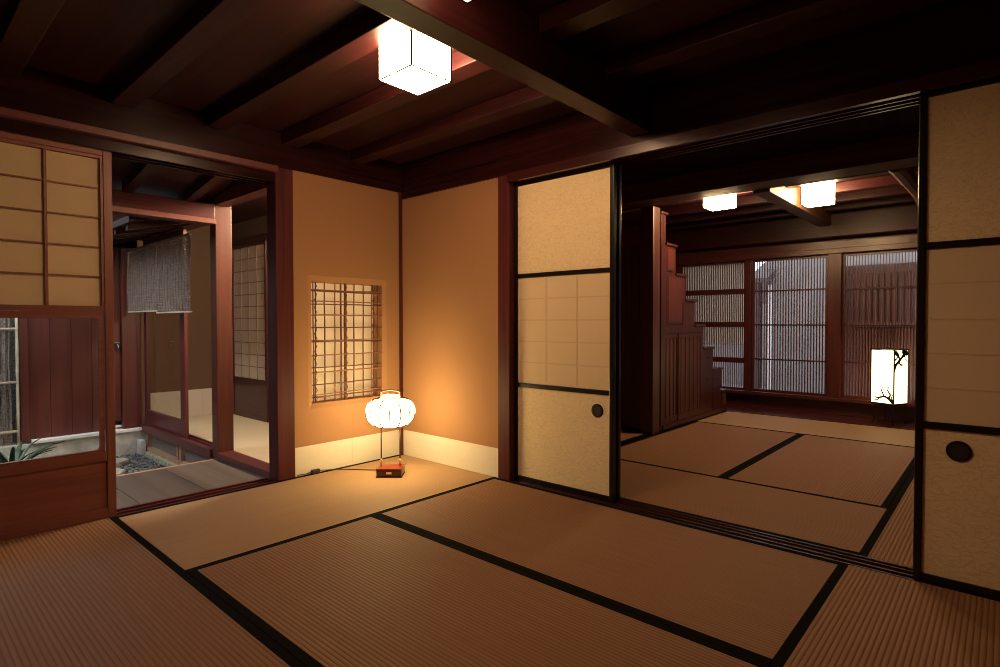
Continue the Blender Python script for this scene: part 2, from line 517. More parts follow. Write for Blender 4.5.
# ---- inner room
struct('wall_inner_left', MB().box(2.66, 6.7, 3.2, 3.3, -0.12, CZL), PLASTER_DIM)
struct('beam_inner', MB().box(4.17, 4.42, -1.5, 3.19, 1.930, CZL), LOG_Y, bevel=0.006)
struct('beam_cross', MB().box(4.422, 6.37, 1.30, 1.42, 1.908, CZL), LOG, bevel=0.006)
pts = [(4.425, .54, 1.968), (4.8, .525, 1.955), (5.1, .51, 1.942), (5.5, .51, 1.955), (5.9, .525, 1.968), (6.36, .53, 1.96)]
struct('beam_log', MB().tube(pts, [.056, .052, .050, .053, .055, .055], 10), LOG)
for x in (4.83, 5.30, 5.72, 6.12):
    for y0, y1 in ((-1.49, 1.298), (1.422, 3.19)):
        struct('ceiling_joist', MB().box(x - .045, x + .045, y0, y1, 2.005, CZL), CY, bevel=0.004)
struct('wall_beam_window', MB().box(6.37, 6.55, -1.5, 3.19, 1.795, CZL), CY, bevel=0.005)
m = MB().box(6.56, 6.66, -1.5, 3.2, -0.03, 0.165).box(6.56, 6.66, -1.5, 3.2, 1.655, CZL)
m.box(6.56, 6.66, 2.93, 3.2, 0.165, 1.655).box(6.56, 6.66, -1.5, 0.25, 0.165, 1.655)
struct('wall_window', m, WY)
struct('trim_5', MB().box(6.475, 6.56, 0.25, 2.93, 1.638, 1.690), WY, bevel=0.004, label='head rail over the lattice windows')
struct('windowsill', MB().box(6.46, 6.56, 0.25, 2.93, 0.150, 0.187), WY, bevel=0.004)
struct('pillar_window', MB().box(6.475, 6.60, 1.228, 1.345, 0.188, 1.637), WZ, bevel=0.004)
struct('trim_6', MB().box(6.485, 6.60, 2.098, 2.160, 0.188, 1.637), WZ, bevel=0.003, label='slim post between the lattice windows')

def lattice_window(name, ya, yb, pitch, width, rails, rail_h, label):
    h = holder(name, (6.56, (ya + yb) / 2, 0.188))
    h['label'] = label
    f = MB().box(6.53, 6.56, ya, ya + .022, .188, 1.637).box(6.53, 6.56, yb - .022, yb, .188, 1.637)
    f.box(6.53, 6.56, ya + .022, yb - .022, .188, .212).box(6.53, 6.56, ya + .022, yb - .022, 1.612, 1.637)
    f.build('frame', WZ, h)
    s = MB()
    n = int((yb - ya - .044) / pitch)
    for k in range(n):
        y = ya + .022 + (k + .5) * (yb - ya - .044) / n
        s.box(6.565, 6.585, y - width / 2, y + width / 2, .19, 1.635)
    s.build('slat_lattice', RZ, h)
    for z in rails:
        MB().box(6.532, 6.564, ya + .022, yb - .022, z - rail_h / 2, z + rail_h / 2).build('rail', WY, h)
    return h
w1 = lattice_window('window_1', 2.162, 2.93, .0205, .006, (1.295, .922, .52), .060, 'slatted window with pale screen behind, next to the step chest')
MB().box(6.592, 6.598, 2.165, 2.93, .70, 1.635).build('screen', FROST, w1, label='pale translucent screen')
w2 = lattice_window('window_2', 1.347, 2.096, .0270, .0085, (1.288, .918, .543), .016, 'middle slatted window with grey daylight behind')
w3 = lattice_window('window_3', 0.252, 1.226, .0245, .0080, (1.280, .914, .547), .016, 'slatted window behind the glowing box lamp')

# ---- street outside the lattice windows
struct('neighbour_roof_beyond', MB().box(-5, 4.0, 9.0, 10.0, -.3, 3.0), DARK_ROOF)
struct('street', MB().box(6.7, 13.0, -3.0, 9.0, -0.3, -0.12), ASPHALT)
fac = holder('facade_across', (8.9, 3.0, -0.12))
fac['label'] = 'grey house across the lane'
MB().box(8.9, 9.2, 0.2, 2.66, -0.12, 2.9).build('wall', SKY_WALL, fac)
MB().box(8.86, 8.899, 2.56, 2.64, -0.12, 1.50).build('post', WHITE_POST, fac)
MB().prism([(8.5, 1.52), (9.3, 1.80), (9.3, 1.88), (8.5, 1.58)], 'Y', 2.52, 2.80).build('eave', DARK_ROOF, fac)
MB().box(9.9, 10.1, 2.0, 6.2, -0.12, 1.25).build('garden_wall', SKY_WALL, fac)
MB().box(8.75, 9.0, 2.74, 2.82, -0.12, 1.62).build('gatepost', DARK_ROOF, fac)
struct('house_beyond', MB().box(11.0, 11.4, 2.0, 7.5, -0.12, 1.86), DARK_ROOF)
m = MB()
for k in range(24):
    y = 0.0 + k * .0555
    m.box(7.02, 7.05, y, y + .030, .95, 1.46)
for k in range(48):
    y = 0.0 + k * .0277
    m.box(7.02, 7.045, y, y + .016, -.1, .90)
m.box(7.0, 7.06, -0.05, 1.33, .90, .95).box(7.0, 7.06, -0.05, 1.33, 1.46, 1.55)
m.box(7.1, 7.2, 0.55, 1.33, -.1, 1.55)
struct('wall_lattice_outside', m, OUTER)

# ---- veranda and side room
beam_y0 = 4.20
for i, (x0, x1) in enumerate(((-1.5, -0.9), (-.9, -.3), (-.3, .12), (.12, .52), (.52, .96), (.96, 1.30), (1.30, 1.626))):
    struct('floor_veranda', MB().box(x0 + .0015, x1 - .0015, 3.372, 4.205, -0.065, -0.030), BOARDS[i % 4], bevel=0.003)
struct('trim_7', MB().box(-1.5, 1.626, 4.206, 4.238, -0.075, -0.030), FRESH, bevel=0.003, label='pale edge strip of the veranda')
struct('pillar_veranda', MB().box(1.652, 1.765, 4.200, 4.300, -0.03, 1.97), POST, bevel=0.005)
struct('beam_veranda', MB().box(-1.5, 1.650, 4.195, 4.305, 1.650, 1.790), WX, bevel=0.004)
struct('trim_8', MB().box(-1.5, 1.650, 4.180, 4.194, 1.650, 1.684), DX, bevel=0.002, label='lighter strip under the veranda beam')
for x in (-1.1, -.62, -.14, .30, .72, 1.11, 1.48):
    struct('rafter_veranda', MB().prism([(3.362, 1.915), (4.192, 1.782), (4.192, 1.835), (3.362, 1.968)], 'X', x - .03, x + .03), CY)
struct('roof_veranda', MB().prism([(3.362, 1.970), (4.50, 1.788), (4.50, 1.84), (3.362, 2.06)], 'X', -1.6, 1.659), CY)
struct('wall_veranda_end', MB().box(-1.6, -1.5, 3.362, 6.1, -.5, 2.1), WZ)
# side room shell
struct('sill_side_room', MB().box(1.645, 1.755, 3.352, 4.198, -0.03, 0.018), RY, bevel=0.005)
m = MB().box(1.635, 1.755, 4.302, 5.895, -.040, .012)
for x0, x1 in ((1.635, 1.672), (1.703, 1.712), (1.744, 1.755)):
    m.box(x0, x1, 4.302, 5.895, .012, .026)
struct('threshold_side_room', m, RY)
struct('lintel_side_room', MB().box(1.650, 1.750, 3.352, 4.198, 1.785, 1.86).box(1.650, 1.750, 4.302, 5.895, 1.70, 1.80), RY, bevel=0.003)
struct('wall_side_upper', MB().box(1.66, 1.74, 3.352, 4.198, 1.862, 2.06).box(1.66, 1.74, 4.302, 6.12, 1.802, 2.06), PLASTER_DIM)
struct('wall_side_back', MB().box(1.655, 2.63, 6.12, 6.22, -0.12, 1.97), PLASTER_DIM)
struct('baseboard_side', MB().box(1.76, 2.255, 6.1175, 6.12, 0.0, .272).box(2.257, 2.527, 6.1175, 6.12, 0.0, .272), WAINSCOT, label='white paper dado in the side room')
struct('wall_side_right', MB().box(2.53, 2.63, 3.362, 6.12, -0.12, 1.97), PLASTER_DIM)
struct('trim_9', MB().box(2.49, 2.53, 3.362, 6.117, 1.735, 1.79), WY, bevel=0.003, label='rail over the side-room screen')
# underfloor along the garden
struct('wall_underfloor', MB().box(1.700, 1.76, 3.36, 6.22, -0.34, -0.042), GREY_PANEL)
for y in (4.34, 4.98, 5.04, 5.80):
    struct('underfloor_stud', MB().box(1.668, 1.699, y, y + .035, -0.175, -0.042), FRESH, bevel=0.002)
struct('trim_10', MB().box(1.650, 1.699, 4.24, 5.87, -0.205, -0.176), FRESH, bevel=0.003, label='pale wood ground plate')
struct('curb_garden', MB().box(1.622, 1.699, 4.24, 5.74, -0.30, -0.206), MOSSY, bevel=0.01)
struct('curb_stone_garden', MB().box(1.600, 1.648, 5.76, 5.87, -0.30, -0.110), STONE, bevel=0.012)
# garden ground and the wall of planks beyond it
struct('garden_ground', MB().box(-1.5, 1.70, 3.3, 6.1, -0.46, -0.250), SOIL)
struct('wall_plinth', MB().box(-1.5, 1.699, 5.880, 6.1, -0.26, -0.032), STONE, bevel=0.006)
struct('wall_ledge', MB().box(0.86, 1.640, 5.845, 6.1, -0.031, -0.004), STONE_TOP, bevel=0.004)
struct('wall_garden_top', MB().box(-1.5, 1.098, 5.98, 6.1, 1.60, 1.72), DARK_ROOF)
struct('gate_lintel', MB().box(1.10, 1.655, 5.98, 6.1, 1.63, 2.25), SHADOW_WOOD)  # added board that blocks the patch of open sky over the gate
struct('trim_12', MB().box(1.614, 1.6545, 5.90, 5.975, -0.003, 1.629), RZ, bevel=0.003, label='corner post where the plank fence meets the side room')
struct('wall_garden_behind', MB().box(-1.5, 1.655, 6.02, 6.1, -0.03, 1.60), TWIG)
struct('eave_side_room', MB().prism([(1.15, 1.615), (1.655, 1.745), (1.655, 1.80), (1.15, 1.66)], 'Y', 4.32, 5.97), CY)
for k in range(6):
    y = 4.42 + k * .28
    struct('rafter_side_room', MB().prism([(1.17, 1.575), (1.65, 1.700), (1.65, 1.742), (1.17, 1.616)], 'Y', y, y + .045), CX)

# ============================================================ THINGS
# ---- tatami mats
def mat(label, x0, x1, y0, y1, axis, material=None, group='tatami mats', edges='ab'):
    t = thing('tatami_mat', label, 'tatami mat', ((x0 + x1) / 2, (y0 + y1) / 2, -.027), group)
    g = .0008
    x0, x1, y0, y1 = x0 + g, x1 - g, y0 + g, y1 - g
    b = .030
    m = material or (MAT_X if axis == 'X' else MAT_Y)
    bx0, bx1, by0, by1 = x0, x1, y0, y1
    if axis == 'X':
        by0 += b if 'a' in edges else 0
        by1 -= b if 'b' in edges else 0
    else:
        bx0 += b if 'a' in edges else 0
        bx1 -= b if 'b' in edges else 0
    MB().box(bx0, bx1, by0, by1, -.027, 0).build('rush_surface', m, t)
    if 'a' in edges:
        (MB().box(x0, x1, y0, by0, -.027, .0008) if axis == 'X' else MB().box(x0, bx0, y0, y1, -.027, .0008)).build('cloth_border', BORDER, t)
    if 'b' in edges:
        (MB().box(x0, x1, by1, y1, -.027, .0008) if axis == 'X' else MB().box(bx1, x1, y0, y1, -.027, .0008)).build('cloth_border', BORDER, t)
    return t
mat('tatami mat in front of the sliding door with the glass pane', -.13, .791, 1.41, 3.240, 'Y')
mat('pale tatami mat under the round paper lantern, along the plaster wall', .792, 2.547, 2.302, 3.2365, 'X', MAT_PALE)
mat('tatami mat at the near centre, between two black bands, short end towards the lantern', .792, 1.650, .477, 2.301, 'Y')
mat('tatami mat lying along the black-framed paper screen and the grooved threshold', 1.651, 2.544, .477, 2.301, 'Y')
mat('tatami mat in front of the dark screen with the round pull at the frame edge', .70, 2.544, -.45, .476, 'X')
mat('tatami mat of the inner room just past the threshold', 2.673, 3.468, .437, 2.245, 'Y')
mat('tatami mat of the inner room at the foot of the step chest', 3.469, 5.246, 1.279, 2.2, 'X')
mat('tatami mat in the middle of the inner room with ribs showing, before the window strip', 3.469, 5.246, .437, 1.278, 'X')
mat('tatami mat lying along the dark board strip under the lattice windows', 5.247, 6.120, .38, 2.2, 'Y', MAT_LAMPLIT_Y)
mat('tatami mat seen as a thin wedge past the threshold beside the dark screen', 2.673, 4.49, -.45, .436, 'X')
mat('tatami mat corner glimpsed behind the upright screen, left of the step chest', 2.673, 4.40, 2.246, 3.18, 'X', edges='a')
mat('tatami mat of the side room seen through the veranda, far from the post', 1.762, 2.528, 4.9, 6.117, 'Y', MAT_FRESH, edges='')
mat('tatami mat of the side room seen between veranda post and pillar', 1.762, 2.528, 3.40, 4.899, 'Y', MAT_FRESH, edges='')

# ---- left sliding door with paper top and a glass pane
def yukimi_door():
    t = thing('sliding_screen', 'brown wooden sliding door with paper top and glass pane onto the garden', 'sliding door', (0.34, 3.277, 0.0), 'sliding doors')
    y0, y1 = 3.262, 3.295
    x0, x1 = -.135, .800
    for a, b in ((x0, x0 + .037), (x1 - .037, x1)):
        MB().box(a, b, y0, y1, -.009, 1.790).build('stile', DZ, t, .003)
    xi0, xi1 = x0 + .0375, x1 - .0375
    MB().box(xi0, xi1, y0, y1, 1.757, 1.790).build('top_rail', DX, t, .002)
    MB().box(xi0, xi1, y0, y1, .275, .325).build('middle_rail', DX, t, .003)
    MB().box(xi0, xi1, y0, y1, -.009, .045).build('bottom_rail', DX, t, .003)
    MB().box(xi0, xi1, y0 + .010, y1 - .012, .046, .274).build('wood_panel', DX, t)
    # upper inner sash with paper
    s = MB().box(xi0, xi1, y0 + .004, y1 - .004, 1.742, 1.756).box(xi0, xi1, y0 + .004, y1 - .004, 1.004, 1.030)
    s.box(xi0, xi0 + .010, y0 + .004, y1 - .004, 1.0305, 1.7415).box(xi1 - .010, xi1, y0 + .004, y1 - .004, 1.0305, 1.7415)
    sash = s.build('paper_sash', DX, t)
    g = MB()
    w = (xi1 - xi0 - .02) / 4
    for k in (1, 2, 3):
        x = xi0 + .01 + k * w
        g.box(x - .0055, x + .0055, y0 + .008, y0 + .02, 1.0305, 1.7415)
    for k in range(1, 5):
        z = 1.030 + k * .1424
        for j in range(4):
            g.box(xi0 + .011 + j * w + (.0055 if j else 0), xi0 + .009 + (j + 1) * w - (.0055 if j < 3 else 0), y0 + .009, y0 + .019, z - .0035, z + .0035)
    g.build('muntins', DX, sash)
    MB().box(xi0 + .0105, xi1 - .0105, y0 + .0205, y0 + .0215, 1.031, 1.741).build('paper', SHOJI, sash)
    # lower sash: frame with rounded corners and glass
    a, b, c, d = xi0 + .006, xi1 - .006, .326, 1.003
    r = .018
    ia, ib, ic, id_ = a + .019, b - .019, .332, .972
    def rounded(q0, q1, q2, q3, r, n=5):
        out = []
        for cx, cz, st in ((q1 - r, q3 - r, 0), (q0 + r, q3 - r, PI / 2), (q0 + r, q2 + r, PI), (q1 - r, q2 + r, 1.5 * PI)):
            out += [(cx + r * math.cos(st + k * PI / 2 / n), cz + r * math.sin(st + k * PI / 2 / n)) for k in range(n + 1)]
        return out
    o_, i_ = rounded(a, b, c, d, .0015), rounded(ia, ib, ic, id_, r)
    nn = len(o_)
    vs = [(p[0], y0 + .006, p[1]) for p in o_] + [(p[0], y0 + .006, p[1]) for p in i_] + [(p[0], y1 - .006, p[1]) for p in i_] + [(p[0], y1 - .006, p[1]) for p in o_]
    fs = [(q * nn + k, q * nn + (k + 1) % nn, ((q + 1) % 4) * nn + (k + 1) % nn, ((q + 1) % 4) * nn + k) for q in range(4) for k in range(nn)]
    gs = MB().add(vs, fs).build('glass_sash', DX, t)
    MB().add([(p[0], y0 + .016, p[1]) for p in i_] + [(p[0], y0 + .019, p[1]) for p in i_],
             [list(range(nn))[::-1], list(range(nn, 2 * nn))] + [(k, (k + 1) % nn, nn + (k + 1) % nn, nn + k) for k in range(nn)]).build('glass_pane', GLASS, gs)
    MB().box(x1 - .026, x1 - .012, y0 - .0012, y0 + .001, .735, .84).build('finger_pull', DX, t)
    return t
yukimi_door()

# ---- paper screens (fusuma) of the wide opening
def pull_ring(t, x, y, z, r):
    """round recessed finger pull on the face looking towards -X"""
    def disc(prof, mat_, name, par):
        m = MB().lathe((0, 0, 0), prof, 32)
        m.v = [Vector((x - q.z, y + q.x, z + q.y)) for q in m.v]
        return m.build(name, mat_, par, smooth=False)
    p = disc([(r * .60, .0005), (r * .62, .0045), (r * .80, .0055), (r * .97, .004), (r, .0)], BLACK, 'finger_pull', t)
    disc([(r * .66, .0040), (r * .67, .0062), (r * .76, .0066), (r * .77, .0045)], PULL_RIM, 'pull_rim', p)
    disc([(r * .60, .0010), (r * .60, .0012)], PULL, 'pull_dish', p)
    return p
def fusuma(label, x, y0, y1, pull, depth=.030, detail=True, group='black-framed paper screens'):
    t = thing('sliding_screen', label, 'sliding door', (x + depth / 2, (y0 + y1) / 2, 0.0), group)
    xa, xb = x, x + depth
    fw = .023
    z0, z1 = .002, 1.784
    for a, b in ((y0, y0 + fw), (y1 - fw, y1)):
        MB().box(xa, xb, a, b, z0, z1).build('stile', BLACK, t, .003)
    ya, yb = y0 + fw + .0003, y1 - fw - .0003
    for name, a, b in (('top_rail', 1.760, z1), ('upper_bar', 1.213, 1.238), ('lower_bar', .563, .588), ('bottom_rail', z0, .030)):
        MB().box(xa + .002, xb - .002, ya, yb, a, b).build(name, BLACK, t, .002)
    MB().box(xa + .008, xb - .008, ya, yb, 1.2385, 1.7595).build('upper_paper', PAPER, t)
    MB().box(xa + .008, xb - .008, ya, yb, .0305, .5625).build('lower_paper', PAPER, t)
    mid = MB().box(xa + .009, xb - .009, ya, yb, .5885, 1.2125).build('translucent_paper', PAPER_GRID, t)
    if detail:
        g = MB()
        for k in (1, 2):
            y = ya + (yb - ya) * k / 3
            g.box(xa + .0075, xa + .009, y - .0045, y + .0045, .60, 1.205)
        for k in range(1, 5):
            z = .5885 + k * .1248
            for j in range(3):
                w = (yb - ya) / 3
                g.box(xa + .0075, xa + .009, ya + j * w + .008, ya + (j + 1) * w - .008, z - .0035, z + .0035)
        g.build('lattice_behind_paper', GRID_TONE, mid)
    if pull:
        pull_ring(t, xa + .008, pull[0], pull[1], pull[2])
    return t
fusuma('black-framed paper screen standing beside the pillar, lamplit, with a round pull near its free edge', 2.588, 1.525, 2.203, (1.625, .476, .037))
fusuma('black-framed paper screen stacked behind the lamplit one, only its edge showing', 2.639, 1.522, 2.203, None, .025, False)
fusuma('dim black-framed paper screen at the frame edge with a round dark pull', 2.556, -.480, .243, (.118, .492, .037), .027)
fusuma('black-framed paper screen hidden behind the dim one, a sliver of its edge showing', 2.594, -.485, .248, None, .030, False)

# ---- bamboo lattice window in the plaster wall
win = holder('window_4', (2.108, 3.30, .44))
win['label'] = 'bamboo lattice window in the plaster wall above the lantern'
MB().box(1.82, 2.45, 3.348, 3.351, .40, 1.25).build('paper', WINPAPER, win, label='cream paper behind the bamboo')
rnd = random.Random(3)
xs = [x + .013 for x in (1.862, 1.875, 1.940, 2.015, 2.062, 2.088, 2.098, 2.160, 2.232, 2.305, 2.318, 2.352)]
def cane(p0, p1, r, mat_, n=7, wob=.0016):
    p0, p1 = Vector(p0), Vector(p1)
    pts = []
    for k in range(n):
        q = p0.lerp(p1, k / (n - 1))
        q += Vector((rnd.uniform(-wob, wob), 0, rnd.uniform(-wob, wob)))
        pts.append(q)
    MB().tube(pts, [r * rnd.uniform(.9, 1.1) for _ in pts], 6).build('bamboo_cane', mat_, win, smooth=True)
for i, x in enumerate(xs):
    thick = .0062 if i in (4, 5, 6) else .0044
    cane((x, 3.268 + (.004 if i % 2 else 0), .436), (x + rnd.uniform(-.004, .004), 3.268, 1.212), thick, BAMBOO_D if i % 3 else BAMBOO_L)
zs = [.478, .490, .556, .632, .660, .742, .826, .836, .915, .998, 1.070, 1.082, 1.150, 1.158]
for i, z in enumerate(zs):
    cane((1.850, 3.258, z + rnd.uniform(-.004, .004)), (2.392, 3.258, z + rnd.uniform(-.004, .004)), .0043 if i % 3 else .0052, BAMBOO_L if i % 2 else BAMBOO_D)
for x in (1.885, 2.106, 2.325):
    pts = []
    for k in range(46):
        z = .45 + k * .0166
        pts.append((x + .009 * math.sin(k * 1.9) + rnd.uniform(-.002, .002), 3.2575 + .006 * math.cos(k * 1.9), z))
    MB().tube(pts, .0026, 5).build('vine_binding', VINE, win, smooth=True)

# ---- paper cube ceiling lamps
def ceiling_lamp(label, c, emit, group='paper cube ceiling lamps'):
    s = .198
    x, y = c
    t = thing('ceiling_lamp', label, 'ceiling lamp', (x, y, CZL), group)
    z1, z0 = CZL - .012, 1.888
    MB().box(x - .06, x + .06, y - .06, y + .06, z1 - .004, CZL).build('mount', WX, t)
    h = s / 2
    MB().box(x - h, x + h, y - h, y + h, z0, z1 - .004).build('paper_shade', emit, t, .004)
    f = MB()
    w = .0032
    for sx in (-1, 1):
        for sy in (-1, 1):
            cx, cy = x + sx * (h - .0008), y + sy * (h - .0008)
            f.box(cx - w, cx + w, cy - w, cy + w, z0 - .0006, z1 - .004)
    for sg in (-1, 1):
        q = y + sg * (h - .0008)
        f.box(x - h + w, x + h - w, q - w, q + w, z0 - .0009, z0 + .0016)
        q = x + sg * (h - .0008)
        f.box(q - w, q + w, y - h + w, y + h - w, z0 - .0009, z0 + .0016)
    f.build('shade_edge', EDGE_TAN, t)
    return t
l1 = ceiling_lamp('glowing white paper cube lamp hanging under the ceiling beside the big beam', (1.4285, 1.722), E_CEIL)
ceiling_lamp('paper cube lamp at the top edge of the frame, just its lower corner showing', (1.087, 1.092), E_CEIL_DIM)
l3 = ceiling_lamp('glowing paper cube lamp of the inner room nearer the step chest', (4.665, 1.76), E_TWO)
dup(l3, (5.05, 1.125, CZL), 'glowing paper cube lamp of the inner room above the painted box lamp')
side = ceiling_lamp('added paper cube lamp, unseen above the side-room lintel, lighting its mats', (2.36, 3.66), E_SIDE_FILL)
for ob in [side] + list(side.children):
    ob.location.z -= 0.11 if ob is side else 0

# ---- round paper lantern on its stand
def lantern():
    c = Vector((2.145, 2.835, 0))
    d = Vector((-F.x, -F.y, 0)).normalized()             # towards the viewer's side of the room
    s = Vector((-d.y, d.x, 0))
    up = Vector((0, 0, 1))
    t = thing('paper_lantern', 'round ribbed white paper lantern on a red lacquer stand in the corner', 'lamp', c)
    base = MB().obox(c + up * .0275, s, .077, d, .060, up, .0195).build('base', LACQ_D, t, .004)
    MB().obox(c + up * .0045, s, .080, d, .063, up, .0035).build('base_foot', LACQ_D, base, .001)
    MB().obox(c + up * .0520, s, .079, d, .062, up, .0048).build('base_top', RED_LACQ, base, .003)
    MB().obox(c + up * .029 + d * .0612, s, .016, d, .0012, up, .006).build('name_plate', BRASS, base, .0008, label='small pale metal plate')
    for sg in (-1, 1):
        a = c + s * (sg * .058)
        rod = MB().tube([a + up * .057, a + up * .30], .0042, 10).build('rod', LACQ_D, t, smooth=True)
        MB().tube([a + up * .062, a + up * .105], .0056, 10).build('rod_sleeve', BRASS, rod, smooth=True)
    # lower red bracket and collar
    MB().obox(c + up * .3015, s, .072, d, .007, up, .007).build('bracket', RED_LACQ, t, .003)
    MB().lathe((c.x, c.y, .305), [(.050, 0), (.062, 0), (.062, .010), (.050, .010)], 28).build('lower_collar', RED_LACQ, t)
    a_, zc, hb = .147, .396, .086
    prof = []
    for k in range(17):
        th = -PI / 2 + PI * k / 16
        th *= .80
        rr = .056 + (a_ - .056) * max(0.0, (math.cos(th) - math.cos(.8 * PI / 2)) / (1 - math.cos(.8 * PI / 2))) ** .62
        prof.append((rr, hb * math.sin(th) / math.sin(.8 * PI / 2)))
    NR = 14
    seg = NR * 6
    vs, fs = [], []
    for rr, z in prof:
        for k in range(seg):
            an = 2 * PI * k / seg
            u = (k % 6) / 6.0
            bulge = 1 + .030 * math.sin(PI * u) * (rr / a_)
            vs.append((c.x + rr * bulge * math.cos(an), c.y + rr * bulge * math.sin(an), zc + z))
    for i in range(len(prof) - 1):
        for k in range(seg):
            p, q = i * seg + k, i * seg + (k + 1) % seg
            fs.append((p, q, q + seg, p + seg))
    shade = MB().add(vs, fs).build('paper_shade', E_LANT, t, smooth=True)
    for k in range(NR):
        an = 2 * PI * k / NR
        MB().tube([(c.x + (rr + .0008) * math.cos(an), c.y + (rr + .0008) * math.sin(an), zc + z) for rr, z in prof], .0054, 5).build('shade_rib', RIB_TAN, shade, smooth=True)
    MB().lathe((c.x, c.y, zc + hb - .004), [(.050, 0), (.058, 0), (.058, .022), (.050, .022), (.050, 0)], 28, False).build('upper_collar', CREAM, t)
    hp = []
    for sg in (-1, 1):
        hp.append(c + s * (sg * .058))
    hz = zc + hb
    MB().tube([hp[0] + up * (hz - .01), hp[0] + up * (hz + .036), hp[0] + s * .008 + up * (hz + .044), c + up * (hz + .050), hp[1] - s * .008 + up * (hz + .044), hp[1] + up * (hz + .036), hp[1] + up * (hz - .01)], .0045, 8).build('handle', RED_LACQ, t, smooth=True)
    # cable along the floor with its switch
    pts = [c - d * .064 + up * .012, c - d * .11 + s * -.03 + up * .004, Vector((2.10, 3.06, .004)), Vector((2.04, 3.15, .004)), Vector((1.99, 3.205, .004)), Vector((1.93, 3.222, .008)), Vector((1.88, 3.224, .016))]
    MB().tube(pts, .0028, 6).build('cable', CORD, t, smooth=True)
    pts = [Vector((1.83, 3.224, .016)), Vector((1.79, 3.222, .010)), Vector((1.745, 3.225, .012)), Vector((1.735, 3.226, .010))]
    MB().tube(pts, .0028, 6).build('cable', CORD, t, smooth=True)
    MB().box(1.828, 1.882, 3.208, 3.232, .0015, .028).build('cable_switch', CORD, t, .006, label='black in-line switch on the cable')
    for nm, z, e in (('bulb_light_low', .312, 4.0), ('bulb_light_high', .470, 2.0)):      # the bulb seen by the room through the open ends
        ld = bpy.data.lights.new(nm, 'POINT')
        ld.energy, ld.color, ld.shadow_soft_size = e, (1.0, .755, .33), .018
        lo = bpy.data.objects.new(nm, ld)
        COL.objects.link(lo)
        lo.parent = t
        lo.location = (0, 0, z)
    return t
lantern()

